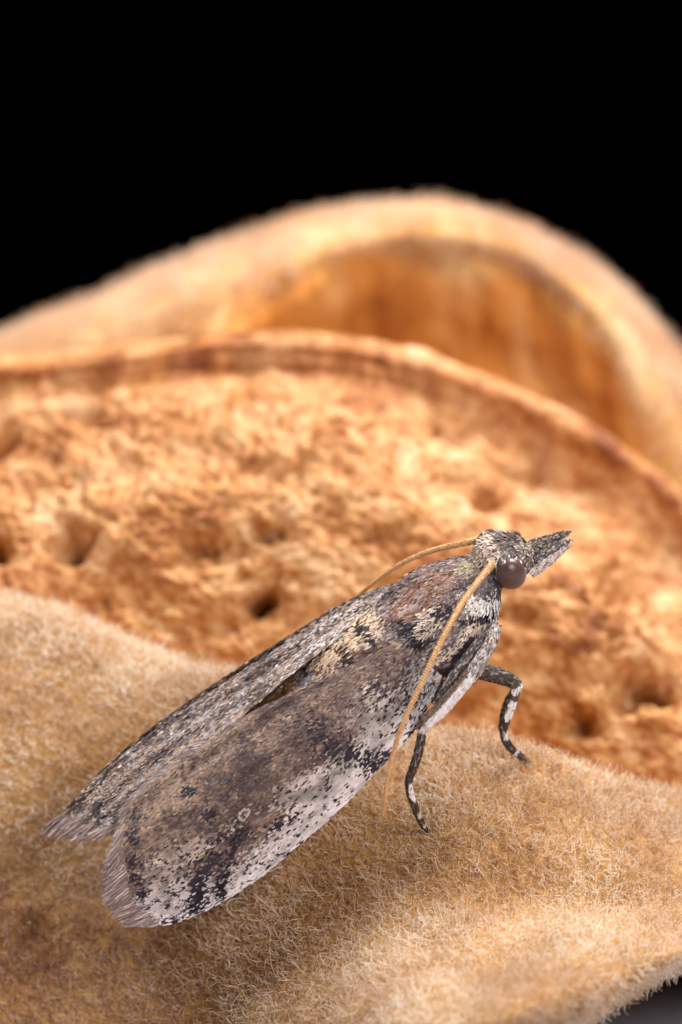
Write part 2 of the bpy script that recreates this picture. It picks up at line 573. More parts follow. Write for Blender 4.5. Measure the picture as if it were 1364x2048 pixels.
lip = np.clip((5.5 + 0.9 * fbm(gB * 0.45, 3, 22) - vv) / 1.3, 0, 1)[..., None]
tint = 1 + lip * (np.array([1.08, 1.6, 2.5]) - 1)
hullB = build('hull_half', gB, grid_faces(*gB.shape[:2]), mat=m_inner, parent=almond, col=tint.reshape(-1, 3))
hullB['label'] = 'far half of the split hull, fuzzy lip and bare orange hollow'
edge = np.clip((5.05 + 0.5 * fbm(gB * 0.5, 3, 21) - vv) / 0.7, 0, 1)
visB = in_view(gB, 150)
face = np.clip(0.45 - (nB @ FWD), 0, 0.5) / 0.5
densB = 420 * (visB + 0.3 * (1 - visB) * in_view(gB, 700)) * edge * face
fuzz('fuzz', gB, nB, densB, hullB, m_fuzz_far, 0.12, 0.40, 0.013, 1.5, 6, 2.0)

# the shell: a pitted dome inside a smoother raised seam
rim = [(-1000, 1000, 12), (-500, 800, 12.5), (0, 714, 12.5), (200, 692, 12.5), (400, 668, 12.5), (560, 660, 12.5), (700, 670, 12.5), (850, 703, 12.5), (1000, 758, 12.4), (1150, 833, 12.2),
       (1300, 930, 12), (1364, 992, 11.8), (1600, 1270, 11), (1800, 1580, 10), (1950, 1850, 9)]
def below(row, f, dd):
    return [(x, y + f(x), d + dd) for x, y, d in row]
band = lambda x: 95 + 60 * np.clip((x - 700) / 500, 0, 1)
cr = np.array(crest, float)
crest_at = lambda x: float(herm(cr[:, 0], cr[:, 1], np.array([float(np.clip(x, -1100, 2100))]))[0])
rowsS = [
    below(rim, lambda x: 900, 4.0),
    below(rim, lambda x: 250, 3.2),
    below(rim, lambda x: 22, 1.1),
    rim,
    below(rim, lambda x: 22, -0.55),
    below(rim, lambda x: 0.55 * band(x), -0.55),
    below(rim, lambda x: band(x), -0.75),
    below(rim, lambda x: 1.8 * band(x), -2.4),
    below(rim, lambda x: 330, -4.6),
    below(rim, lambda x: 560, -5.6),
    [(x, min(y + 900, crest_at(x) + 90), d - 5.2) for x, y, d in rim],
    [(x, min(y + 1250, crest_at(x) + 230), d - 2.5) for x, y, d in rim],
]
XS = np.linspace(-1000, 1950, 640)
vposS = [0, 1, 1.6, 2, 2.3, 2.8, 3.3, 4, 5, 6, 7.3, 8.3]
gS, vS = rows_surface([[(x, y, d + 3.0) for x, y, d in r] for r in rowsS], XS, 520, vposS)
nS = grid_normals(gS)
if nS[300, 320] @ FWD > 0:
    nS = -nS
pxS, pyS, dS = to_px(gS)
vv = np.broadcast_to(vS[:, None], gS.shape[:2])
dome = np.clip((vv - 3.2) / 0.6, 0, 1)
wob = np.stack([fbm(gS * 0.5, 3, 30), fbm(gS * 0.5, 3, 31)], -1)
wob2 = np.stack([fbm(gS * 2.0, 3, 32), fbm(gS * 2.0, 3, 33)], -1)
pit = np.zeros(gS.shape[:2])
for (x, y, rx, ry, dep) in [(150, 1078, 50, 34, 1.2), (520, 1190, 40, 30, 1.5), (425, 1085, 80, 34, 0.6), (895, 872, 40, 24, 1.2), (-10, 845, 50, 40, 1.1), (575, 925, 50, 18, 0.6),
                            (545, 1045, 36, 20, 0.7), (1105, 935, 120, 20, 0.7), (1310, 1365, 60, 36, 1.3), (1170, 1440, 44, 26, 0.8), (700, 860, 70, 16, 0.4),
                            (190, 850, 130, 20, 0.7), (990, 985, 60, 18, 0.6), (1225, 1180, 80, 24, 0.7), (-30, 1090, 40, 34, 1.2), (1290, 1040, 100, 20, 0.6), (70, 960, 60, 16, 0.5)]:
    q = ((pxS + 44 * wob[..., 0] + 26 * wob2[..., 0] - x) / (0.8 * rx)) ** 2 + ((pyS + 44 * wob[..., 1] + 26 * wob2[..., 1] - y) / (0.75 * ry)) ** 2
    pit = np.maximum(pit, dep * np.exp(-q))
q2 = np.stack([pxS / 62 + 1.2 * wob[..., 0], pyS / 46 + 1.2 * wob[..., 1]], -1)
wor = worley(q2, 5)
wor2 = worley(q2 * 2.3, 6)
rid = 1 - np.abs(fbm(gS * np.array([0.8, 0.8, 1.1]), 4, 19)) * 2
disp = dome * (0.55 * fbm(gS * 0.42, 3, 12) + 0.27 * fbm(gS * 1.5, 4, 13, 0.55) - 0.16 * np.clip(rid - 0.55, 0, 1) * 2 - 1.25 * pit
               - 0.10 * np.exp(-(wor2 / 0.3) ** 2))
flange = np.clip((vv - 2.2) / 0.3, 0, 1) * (1 - dome)
edgev = np.clip((vv - 1.6) / 0.3, 0, 1) * np.clip((2.6 - vv) / 0.2, 0, 1)
lay = fbm(np.stack([pxS / 260, (pyS - np.interp(pxS, [r[0] for r in rim], [r[1] for r in rim])) / 16, 0 * pxS], -1), 4, 17)
disp += edgev * 0.13 * fbm(np.stack([pxS / 70, pyS / 70, 0 * pxS], -1), 3, 14) + flange * 0.18 * lay * np.clip((900 - pxS) / 500, 0.15, 1)
disp += flange * 0.20 * fbm(np.stack([pxS / 38, pyS / 160, 0 * pxS], -1), 4, 15)
gS = gS + nS * disp[..., None]
gS[..., 2] = np.maximum(gS[..., 2], 0.1)
tint = np.ones(gS.shape)
fl = np.clip((vv - 2.15) / 0.15, 0, 1) * np.clip((3.6 - vv) / 0.5, 0, 1)
st = 0.5 + 0.5 * fbm(np.stack([pxS / 60, pyS / 200, 0 * pxS], -1), 4, 16)
tint = tint * (1 - fl[..., None] * (1 - (lin(222, 198, 172) * (0.65 + 0.6 * st[..., None]) + 0.14)))
build('shell', gS, grid_faces(*gS.shape[:2]), mat=m_shell, parent=almond, col=np.clip(tint, 0, 1).reshape(-1, 3))

# ------------------------------------------------------------------ the moth's own frame
AA = math.radians(43.0)
CA, SA = math.cos(AA), math.sin(AA)
TOCAM = -FWD
MF = 0.84 * RIGHT + 0.5426 * UP                       # tail to head
MN = -0.5426 * RIGHT + 0.84 * UP
MU = CA * MN + SA * TOCAM                             # up, off the back
MR = CA * TOCAM - SA * MN                             # its right side
MO = P(850, 1180, 0.0)


def L(s, r, h):
    s, r, h = np.broadcast_arrays(np.asarray(s, float), np.asarray(r, float), np.asarray(h, float))
    return MO + s[..., None] * MF + r[..., None] * MR + h[..., None] * MU


def local(p):
    q = np.asarray(p) - MO
    return q @ MF, q @ MR, q @ MU


MOTH = L(-1.0, 0, -3.0)
moth = empty('moth', MOTH, 'small grey brown moth with speckled folded wings standing on the fuzzy almond hull', 'moth')

# wing cross-section (lateral, height), symmetric; q = arc length from the middle line
prof = np.array([(0, 0.02), (0.5, -0.02), (1.0, -0.13), (1.45, -0.36), (1.85, -0.74), (2.12, -1.22), (2.26, -1.75), (2.32, -2.3), (2.3, -2.9)])
qk = np.concatenate([[0], np.cumsum(np.linalg.norm(np.diff(prof, axis=0), axis=1))])
qd = np.linspace(0, qk[-1], 400)
pd = herm(qk, prof, qd)
wd = pd[:, 1] * CA - pd[:, 0] * SA                    # picture offset across the body, falls steadily


def prof_at(q):
    a = np.abs(q)
    return np.sign(q) * np.interp(a, qd, pd[:, 0]), np.interp(a, qd, pd[:, 1])


def px_to_sq(px, py):
    """photograph pixel on the right wing -> (s, q)"""
    px = np.asarray(px, float); py = np.asarray(py, float)
    c = np.zeros_like(px)
    mo = MO - CEN
    for _ in range(4):
        k = (D - c) / D / PXMM
        x = (px - 682) * k - mo @ RIGHT
        y = (1024 - py) * k - mo @ UP
        s = 0.84 * x + 0.5426 * y
        w = -0.5426 * x + 0.84 * y
        q = np.interp(-w, -wd, qd)
        r, h = prof_at(q)
        c = h * SA + r * CA
    return s, q


def wing_pt(s, q, lift=0.0, side=1):
    r, h = prof_at(q)
    r2, h2 = prof_at(np.sign(q + 1e-9) * (np.abs(q) + 0.02))
    tr = np.stack([r2 - r, h2 - h], -1); tr = unit(tr) * np.sign(q + 1e-9)[..., None]
    nr = -tr[..., 1] ; nh = tr[..., 0]
    # gentle sag towards the tail and long soft veins' ripple
    bend = -0.012 * np.clip(-s - 4, 0, None) ** 2 + 0.028 * (np.sin(np.abs(q) * 9 + s * 0.35) + 0.6 * np.sin(np.abs(q) * 15 - s * 0.25)) * np.clip(-s / 3, 0, 1)
    if side < 0:
        bend = bend - 0.042 * np.clip(-s - 6, 0, None) ** 2 - 0.28 * np.clip((s + 1.7) / 1.5, 0, 1) ** 1.5
    n = nr[..., None] * MR + nh[..., None] * MU
    return L(s, r, h) + n * (np.asarray(lift) + bend)[..., None], n


# ------------------------------------------------------------------ scale coats
SX = np.array([-0.30, 0.30, 0.50, -0.50, 0.40, -0.40, 0.0])
SY = np.array([0.0, 0.0, 0.5, 0.5, 0.93, 0.93, 1.0])


def scales(name, p, n, d, ln, wd_, col, lift, parent, mat, roll=0.25, off=None):
    """thousands of tiny overlapping scales as real blades; each has one pigment"""
    N = len(p)
    d = unit(d - n * (d * n).sum(-1, keepdims=True))
    x = np.cross(d, n)
    ro = rng.normal(0, roll, N)[:, None]
    x, n2 = x * np.cos(ro) + n * np.sin(ro), n * np.cos(ro) - x * np.sin(ro)
    lf = lift[:, None]
    d2 = d * np.cos(lf) + n2 * np.sin(lf)
    n3 = n2 * np.cos(lf) - d * np.sin(lf)
    v = (p[:, None] + x[:, None] * (SX[None, :, None] * wd_[:, None, None]) + d2[:, None] * (SY[None, :, None] * ln[:, None, None])
         - n3[:, None] * ((SY ** 2)[None, :, None] * ln[:, None, None] * 0.12))
    b = (np.arange(N) * 7)[:, None]
    q = np.concatenate([b + np.array([[0, 1, 2, 3]]), b + np.array([[3, 2, 4, 5]])])
    t = b + np.array([[5, 4, 6]])
    c = np.repeat(np.clip(col, 0.004, 0.95), 7, axis=0)
    o = build(name, v.reshape(-1, 3) - (MOTH if parent.type != 'EMPTY' else 0), q, t, mat=mat, parent=parent, smooth=False, col=c)
    o['kind'] = 'stuff'
    return o


def tube_cols(tb, cf):
    g = tb[0]; na, nr = g.shape[:2]
    x = np.repeat(np.clip((np.arange(na) - 1) / (na - 3), 0, 1), nr); ph = np.tile(np.linspace(0, 2 * math.pi, nr, endpoint=False), na)
    return cf(x, ph, na * nr)


def part(name, v, quads, parent, mat, tris=None, col=None, smooth=True):
    return build(name, np.asarray(v).reshape(-1, 3) - (MOTH if parent.type != 'EMPTY' else 0), quads, tris, mat=mat, parent=parent, smooth=smooth, col=col)


def pick(n, pairs):
    """draw a colour per scale from (probability, colour) pairs"""
    r = rng.random(n); out = np.tile(pairs[-1][1], (n, 1)); acc = np.zeros(n)
    for pr, c in pairs[:-1]:
        k = (r >= acc) & (r < acc + pr); acc = acc + pr
        out = np.where(k[:, None], c, out)
    return out


m_scale = mat_pigment('wing_scale', 0.5, 0.32)
m_body_scale = mat_pigment('body_scale', 0.55, 0.4)
m_membrane = mat_plain('wing_membrane', lin(70, 55, 50), 0.5, 0.5, 12, 0.2)
m_skin = mat_plain('moth_cuticle', lin(116, 70, 46), 0.3, 0.5, 8, 0.3)
m_eye = mat_eye()

BROWN = lin(102, 78, 72); DARKB = lin(62, 48, 50); TAN = lin(170, 140, 118); WHITE = lin(238, 226, 224)
BLACK = lin(34, 27, 34); PINK = lin(212, 186, 170); GREY = lin(150, 138, 140); CREAM = lin(222, 200, 182)
BLUEG = lin(154, 144, 146)


def blob(px, py, x, y, rx, ry, ang=0.0, hard=2.0):
    """soft ellipse of pigment; ang in degrees, picture axes"""
    a = math.radians(ang)
    u = (px - x) * math.cos(a) + (py - y) * math.sin(a)
    v = -(px - x) * math.sin(a) + (py - y) * math.cos(a)
    return np.exp(-(((u / rx) ** 2 + (v / ry) ** 2) ** hard))


def seg_band(px, py, pts, width, hard=2.0):
    pts = np.array(pts, float)
    best = np.full(np.shape(px), 1e9)
    for (x0, y0), (x1, y1) in zip(pts[:-1], pts[1:]):
        dx, dy = x1 - x0, y1 - y0
        t = np.clip(((px - x0) * dx + (py - y0) * dy) / (dx * dx + dy * dy), 0, 1)
        best = np.minimum(best, np.hypot(px - x0 - t * dx, py - y0 - t * dy))
    return np.exp(-((best / width) ** 2) ** hard)


COSTA = [(870, 1385), (850, 1425), (830, 1455), (800, 1492), (770, 1525), (720, 1576), (640, 1652), (560, 1722), (470, 1796), (400, 1836), (350, 1856), (300, 1868)]


def wing_pigment(px, py, n, side):
    """which scale has which colour; probabilities drawn per scale so edges stay granular"""
    jx = px + 16 * fbm(np.stack([px / 45, py / 45, 0 * px], -1), 3, 70)
    jy = py + 16 * fbm(np.stack([px / 45, py / 45, 0 * px], -1), 3, 71)
    r = rng.random(n); r2 = rng.random(n); r3 = rng.random(n)
    mott = fbm(np.stack([px / 38, py / 38, 0 * px], -1), 4, 72)
    fine = fbm(np.stack([px / 14, py / 14, 0 * px], -1), 3, 79)
    # tan rows on the inner and outer field, a darker cloud through the middle
    ktan = 0.10 + 0.60 * blob(jx, jy, 350, 1580, 190, 85, -36, 1) + 0.40 * mott + 0.30 * fine + 0.28 * blob(jx, jy, 600, 1440, 190, 35, -34, 1) + 0.34 * rng.normal(size=n)
    ktan = np.clip(ktan, 0, 1)[:, None]
    col = BROWN * (1 - ktan) + TAN * ktan
    kd = 0.08 + 0.55 * blob(jx, jy, 470, 1620, 200, 40, -42, 1) + 0.40 * blob(jx, jy, 530, 1500, 120, 40, -36, 1) - 0.6 * mott - 0.5 * fine + 0.30 * rng.normal(size=n)
    kd = np.clip(kd, 0, 0.85)[:, None]
    col = col * (1 - kd) + DARKB * kd
    # costal white field
    dist = np.full(n, 1e9)
    cp = np.array(COSTA, float)
    for (x0, y0), (x1, y1) in zip(cp[:-1], cp[1:]):
        dx, dy = x1 - x0, y1 - y0
        t = np.clip(((px - x0) * dx + (py - y0) * dy) / (dx * dx + dy * dy), 0, 1)
        dist = np.minimum(dist, np.hypot(px - x0 - t * dx, py - y0 - t * dy))
    depth_w = herm([250, 300, 390, 460, 540, 620, 690, 740, 800, 870], [60, 95, 95, 55, 58, 88, 70, 92, 75, 60], np.clip(px + 0.4 * (py - 1600) * 0, 250, 870))
    pw = 1 / (1 + np.exp((dist + 26 * mott + 10 * fine - depth_w) / 9))
    pw = np.maximum(pw, 0.95 * blob(jx, jy, 760, 1425, 60, 66, -45))
    pw = np.maximum(pw, 0.9 * blob(jx, jy, 605, 1578, 70, 34, -35))
    pw = np.maximum(pw, 0.9 * blob(jx, jy, 405, 1692, 62, 22, -35))
    pw = np.maximum(pw, 0.8 * blob(jx, jy, 330, 1735, 60, 34, -38))
    pw = np.maximum(pw, 0.45 * blob(jx, jy, 470, 1640, 70, 16, -38))
    inner = np.clip(dist / 110, 0, 1)[:, None]
    wcol = (WHITE * (1 - inner) + PINK * 0.85 * inner) * (0.86 + 0.2 * r2[:, None])
    grey = fbm(np.stack([px / 26, py / 26, 0 * px], -1), 3, 74)
    wcol = wcol * (1 - 0.45 * np.clip((grey + 0.05) * 4, 0, 1) * np.clip((dist - 15) / 40, 0, 1))[:, None]
    strk = fbm(np.stack([(px * 0.75 - py * 0.66) / 60, (px * 0.66 + py * 0.75) / 9, 0 * px], -1), 3, 75)
    wcol = wcol * np.clip(0.92 + 0.5 * strk, 0.55, 1.05)[:, None]
    wcol = wcol * (1 - 0.45 * blob(jx, jy, 850, 1385, 60, 60, 0, 1))[:, None]
    white = r3 < pw
    col = np.where(white[:, None], wcol, col)
    # black bars
    pb = 0.86 * seg_band(jx + 10 * fine, jy + 14 * mott, [(640, 1466), (690, 1500), (722, 1518), (768, 1522)], 25, 1.0)
    pb = np.maximum(pb, 0.6 * blob(jx, jy, 655, 1470, 46, 30, 30, 1.0))
    pb = np.maximum(pb, 0.85 * seg_band(jx, jy, [(480, 1662), (458, 1720), (440, 1790)], 14, 1.0))
    pb = np.maximum(pb, 0.9 * seg_band(jx, jy, [(430, 1712), (402, 1765), (392, 1822)], 17, 1.0))
    pb = np.maximum(pb, 0.30 * seg_band(jx, jy, [(470, 1640), (400, 1730), (350, 1790)], 16))
    pb = np.maximum(pb, 0.8 * blob(jx, jy, 557, 1642, 22, 14, -40))
    pb = np.maximum(pb, 0.6 * seg_band(jx, jy, [(400, 1835), (340, 1852)], 14))
    for (x, y, rr) in [(385, 1583, 13), (425, 1630, 14), (250, 1603, 9), (276, 1630, 9), (268, 1672, 13), (270, 1720, 13), (277, 1757, 13), (287, 1790, 12), (295, 1828, 15)]:
        pb = np.maximum(pb, 0.9 * blob(0.55 * px + 0.45 * jx + 2 * fine, 0.55 * py + 0.45 * jy + 2 * mott, x, y, rr * 0.95, rr * 1.15, 0, 1.3))
    # clustered black specks over the white field
    sp = vnoise(np.stack([(px + py) / 9, (px - py) / 7, 0 * px], -1), 76)
    pb = np.maximum(pb, np.where(white, 0.03 + 0.75 * np.clip((sp - 0.52) * 5, 0, 1) + 0.35 * blob(jx, jy, 850, 1385, 60, 60, 0, 1), 0))
    sp2 = fbm(np.stack([px / 20, py / 20, 0 * px], -1), 2, 77)
    pb = np.maximum(pb, np.where(white, 0.5 * np.clip((sp2 - 0.42) * 6, 0, 1), 0))
    base = blob(jx, jy, 800, 1350, 80, 40, -40)
    pb = np.maximum(pb, 0.35 * base)
    bl = rng.random(n) < pb
    col = np.where(bl[:, None], BLACK * (0.8 + 2.6 * rng.random((n, 1)) ** 2), col)
    if side < 0:
        g2 = fbm(np.stack([px / 30, py / 30, 0 * px], -1), 3, 78)
        k = (rng.random(n) < 0.34 + 0.6 * g2) & ~bl
        col = np.where(k[:, None], BLUEG * (0.9 + 0.5 * r[:, None]), col)  # greyer scales: gloss reflected off the left wing, put into their colour
        k2 = (rng.random(n) < 0.05 + 0.5 * np.clip(blob(px, py, 720, 1330, 110, 60, -35), 0, 1)) & ~bl
        col = np.where(k2[:, None], WHITE * 0.8, col)
        k3 = rng.random(n) < 0.16 - 0.6 * g2 + 0.35 * np.clip(mott, 0, 1)
        col = np.where(k3[:, None], DARKB * (0.6 + 0.6 * r2[:, None]), col)
    if side < 0:
        k4 = rng.random(n) < 0.22 + 0.5 * fine
        col = np.where((k4 & ~bl)[:, None], TAN * 1.05, col)
        col = 0.82 * col + 0.18 * lin(140, 124, 114)
    return col * (0.88 + 0.24 * rng.random((n, 1)))


# right wing outline in the photograph: inner edge (base to tip) and costa, from base to tip
IN_R = np.array([(800, 1285), (745, 1308), (700, 1331), (630, 1366), (560, 1399), (500, 1428), (430, 1470), (370, 1508), (310, 1552), (262, 1600), (238, 1650)], float)
CO_R = np.array([(885, 1350), (862, 1400), (832, 1453), (772, 1523), (722, 1574), (642, 1650), (562, 1720), (472, 1794), (402, 1834), (350, 1853), (312, 1858)], float)


def resample(pts, n):
    t = np.concatenate([[0], np.cumsum(np.linalg.norm(np.diff(pts, axis=0), axis=1))])
    return herm(t / t[-1], pts, np.linspace(0, 1, n))


NU = 90
inn = resample(IN_R, NU); cos_ = resample(CO_R, NU)
si, qi = px_to_sq(inn[:, 0], inn[:, 1]); sc_, qc = px_to_sq(cos_[:, 0], cos_[:, 1])


def wing_uv(u, v, side=1):
    """u along (0 base, 1 tip), v across (0 inner edge, 1 costa) -> (s, |q|)"""
    x = np.linspace(0, 1, NU)
    s0 = np.interp(u, x, si); q0 = np.interp(u, x, qi); s1 = np.interp(u, x, sc_); q1 = np.interp(u, x, qc)
    bow = 4 * v * (1 - v) * np.clip((u - 0.6) / 0.4, 0, 1) * -0.42
    if side < 0:                                       # the left wing lies further in, its inner edge under the right wing
        uu = np.clip(u, 0, 1)
        q0 = q0 - 0.36 - 0.95 * np.clip((uu - 0.45) / 0.55, 0, 1) ** 1.3
        q1 = q1 - 0.25 * uu
        s0 = s0 - 0.32 * uu + 0.55 * np.clip(1 - uu / 0.15, 0, 1); s1 = s1 - 0.40 * uu + 0.2 * np.clip(1 - uu / 0.15, 0, 1)
    return s0 + (s1 - s0) * v + bow, q0 + (q1 - q0) * v


def make_wing(side):
    lift0 = 0.0 if side > 0 else -0.09
    u, v = np.meshgrid(np.linspace(0, 1, 70), np.linspace(0, 1, 40))
    s, q = wing_uv(u, v, side)
    p, n = wing_pt(s, side * q, lift0 - 0.02, side)
    p2 = p - n * 0.02
    G = np.concatenate([p, p2[::-1]], axis=0)
    w = part('forewing', G, grid_faces(*G.shape[:2]), moth, m_membrane)
    # scales in rows, tips towards the tail
    A = 12.0
    nrow, ncol = 225, 84
    uu, vw = np.meshgrid((np.arange(nrow) + 0.5) / nrow, (np.arange(ncol) + 0.5) / ncol)
    uu = uu + (np.arange(ncol)[:, None] % 2) * 0.5 / nrow
    uu = np.clip(uu + rng.normal(0, 0.0011, uu.shape), 0, 1).ravel(); vw = np.clip(vw + rng.normal(0, 0.0030, vw.shape), 0.002, 0.998).ravel()
    s, q = wing_uv(uu, vw, side)
    sa, qa = wing_uv(np.clip(uu + 0.01, 0, 1.01), vw, side); sb, qb = wing_uv(np.clip(uu - 0.01, 0, 1), vw, side)
    p, n = wing_pt(s, side * q, lift0 + 0.004 * rng.random(len(s)), side)
    pa, _ = wing_pt(sa, side * qa, 0.0, side); pb_, _ = wing_pt(sb, side * qb, 0.0, side)
    d = unit(pa - pb_)
    d = unit(d + 0.10 * rng.normal(size=d.shape))
    sm, qm = wing_uv(uu, vw)
    pm, _ = wing_pt(sm, qm, 0.0)
    px, py, _ = to_px(pm)
    col = wing_pigment(px, py, len(px), side)
    N = len(p)
    ln = 0.092 * (0.8 + 0.5 * rng.random(N)); wd_ = 0.052 * (0.8 + 0.45 * rng.random(N))
    # slender long scales along the inner edge and the costa
    ed = np.clip(1 - vw / 0.05, 0, 1) + np.clip((vw - 0.955) / 0.045, 0, 1)
    ln *= 1 + 0.5 * ed; wd_ *= 1 - 0.35 * ed
    scales('wing_scales', p, n, d, ln, wd_, col, 0.10 + 0.10 * rng.random(N), w, m_scale, 0.22)
    # fringe: long hair scales beyond the outer edge and round the inner corner
    NF = 4600
    vf = rng.random(NF); uf = 1 - 0.035 * rng.random(NF)
    k = rng.random(NF) < 0.28
    vf = np.where(k, 0.02 * rng.random(NF), vf); uf = np.where(k, 0.62 + 0.38 * rng.random(NF), uf)
    s, q = wing_uv(uf, vf, side)
    sa, qa = wing_uv(uf - 0.02, vf, side)
    p, n = wing_pt(s, side * q, lift0 + 0.012 * rng.random(NF), side)
    pb_, _ = wing_pt(sa, side * qa, 0.0, side)
    d = unit(p - pb_)
    inward, _ = wing_pt(s, side * (q - 0.1), 0.0, side); d = unit(d + np.where(k, 0.35, 0.25 * (0.5 - vf) * 1.2)[:, None] * unit(inward - p) + 0.06 * rng.normal(size=p.shape))
    clump = 0.5 + 0.5 * fbm(np.stack([vf * 28, 0 * vf, 0 * vf + side], -1), 3, 90)
    ln = np.where(k, 0.30 * (0.6 + 0.5 * rng.random(NF)), (0.30 + 0.26 * clump) * (0.65 + 0.35 * rng.random(NF)))
    ln = np.where(~k & (clump < 0.42) & (rng.random(NF) < 0.6), ln * 0.55, ln)
    if side < 0:
        ln = np.where(k, ln, ln * (0.45 + 0.75 * np.clip(0.5 + fbm(np.stack([vf * 60, 0 * vf, 0 * vf], -1), 2, 91), 0, 1)))
    wdf = 0.019 * (0.7 + 0.6 * rng.random(NF))
    layer = rng.random(NF)
    c0 = np.where((layer < 0.55)[:, None], lin(124, 102, 96), lin(164, 140, 132))
    c0 = np.where((layer > 0.88)[:, None], lin(206, 186, 176), c0) * (0.8 + 0.4 * rng.random((NF, 1)))
    scales('wing_fringe', p, n, d, ln, wdf, c0, 0.02 + 0.10 * rng.random(NF), w, m_scale, 0.35)
    return w


make_wing(-1)
make_wing(1)

# ------------------------------------------------------------------ body: head, thorax, abdomen in one skin
RING = np.array([  # s, centre height, half width, half height
    (2.26, -0.62, 0.04, 0.04), (2.20, -0.60, 0.22, 0.20), (2.05, -0.55, 0.38, 0.36), (1.80, -0.46, 0.52, 0.50), (1.52, -0.42, 0.55, 0.53), (1.30, -0.48, 0.48, 0.46), (1.14, -0.62, 0.56, 0.52),
    (0.95, -0.66, 0.74, 0.58), (0.60, -0.80, 0.98, 0.80), (0.15, -1.06, 1.26, 1.10), (-0.35, -1.20, 1.30, 1.20), (-0.85, -1.16, 1.20, 1.14), (-1.25, -1.05, 1.15, 1.03), (-1.7, -1.04, 1.12, 1.02),
    (-2.3, -1.08, 1.08, 0.98), (-2.8, -1.16, 1.06, 0.92), (-4.0, -1.18, 0.92, 0.84), (-5.4, -1.18, 0.62, 0.62), (-6.6, -1.15, 0.34, 0.36), (-7.1, -1.15, 0.05, 0.05)])
sk = -RING[:, 0]
sv = np.concatenate([np.linspace(-2.26, 1.3, 90), np.linspace(1.34, 7.1, 90)])
rg = herm(sk, RING[:, 1:], sv)
rg[:, 1:] = np.maximum(rg[:, 1:], 0.03)
# segment grooves on the abdomen
gro = np.where(sv > 1.3, 1 - 0.045 * np.exp(-(((sv * 1.55) % 1 - 0.5) / 0.10) ** 2), 1.0)
rg[:, 1:] *= gro[:, None]
TH = np.linspace(0, 2 * math.pi, 72, endpoint=False)


def body_pt(s_, th):
    k = herm(sk, RING[:, 1:], -s_)
    return L(s_, k[..., 1] * np.sin(th), k[..., 0] + k[..., 2] * np.cos(th))


gb = L(-sv[:, None], rg[:, 1:2] * np.sin(TH)[None], rg[:, 0:1] + rg[:, 2:3] * np.cos(TH)[None])
body = part('body', gb, grid_faces(len(sv), len(TH), True), moth, m_skin)

N = 24000
s_ = np.where(rng.random(N) < 0.72, rng.uniform(-1.2, 2.27, N), rng.uniform(-5.2, -1.2, N))
th = rng.uniform(-1.9, 2.6, N)
p = body_pt(s_, th)
pa = body_pt(s_ + 0.02, th); pb_ = body_pt(s_, th + 0.02)
n = unit(np.cross(pb_ - p, pa - p))
ctr = herm(sk, RING[:, 1:], -s_)
outw = p - L(s_, 0 * s_, ctr[:, 0])
n *= np.sign((n * outw).sum(-1, keepdims=True))
d = unit(p - pa)
px, py, _ = to_px(p)
jx = px + 9 * fbm(np.stack([px / 30, py / 30, 0 * px], -1), 3, 80); jy = py + 9 * fbm(np.stack([px / 30, py / 30, 0 * px], -1), 3, 81)
r = rng.random(N); r2 = rng.random((N, 1))
m1 = fbm(np.stack([px / 26, py / 26, 0 * px], -1), 4, 82)
col = np.tile(lin(112, 95, 95), (N, 1))
col = np.where((r < 0.30 + 0.5 * m1)[:, None], lin(170, 152, 140), col)
col = np.where((r > 0.80 + 0.4 * m1)[:, None], lin(66, 54, 54), col)


def paint(prob, c):
    global col
    k = rng.random(N) < prob
    col = np.where(k[:, None], c * (0.75 + 0.5 * rng.random((N, 1))), col)


# sides of the thorax: streaky black and cream
lat = np.clip((th - 0.95) / 0.25, 0, 1) * (s_ > -1.2) * (s_ < 1.3)
stk = fbm(np.stack([s_ * 2.2, th * 7, 0 * s_], -1), 3, 83)
paint(lat * 0.8, lin(86, 72, 78))
paint(lat * np.clip(stk * 2.6 + 0.10, 0, 0.9), CREAM)
paint(lat * np.clip(-stk * 2.6 - 0.1, 0, 0.9), BLACK * 1.3)
paint(0.9 * blob(jx, jy, 955, 1205, 30, 20, 40), lin(228, 218, 210))
paint(0.85 * blob(jx, jy, 990, 1215, 22, 24), lin(240, 234, 230))
paint(0.85 * blob(jx, jy, 955, 1248, 28, 14, -40), CREAM)
paint(0.8 * blob(jx, jy, 968, 1172, 26, 20), lin(110, 102, 108))
paint(0.8 * blob(jx, jy, 955, 1232, 44, 9, -15), BLACK)
# back of the thorax
paint(0.75 * blob(jx, jy, 850, 1190, 70, 44, -35), lin(150, 122, 116))
paint(0.8 * blob(jx, jy, 828, 1206, 52, 28, -38), lin(128, 80, 54))
paint(0.6 * blob(jx, jy, 880, 1160, 44, 22, -30), lin(140, 94, 64))
paint(0.85 * blob(jx, jy, 868, 1226, 30, 16, -40), CREAM)
paint(0.9 * blob(jx, jy, 888, 1222, 22, 18), BLACK * 1.3)
paint(0.9 * blob(jx, jy, 832, 1254, 34, 15, 10), BLACK)
paint(0.9 * blob(jx, jy, 845, 1282, 34, 14, -20), BLACK)
paint(0.8 * blob(jx, jy, 865, 1252, 34, 12, -35), CREAM * 0.9)
paint(0.9 * blob(jx, jy, 800, 1150, 46, 12, -28), lin(204, 176, 150))
paint(0.9 * blob(jx, jy, 768, 1178, 26, 16, -30), BLACK)
paint(0.8 * blob(jx, jy, 830, 1132, 34, 10, -22), BLACK * 1.3)
paint(0.8 * blob(jx, jy, 945, 1135, 26, 18), lin(176, 158, 130))
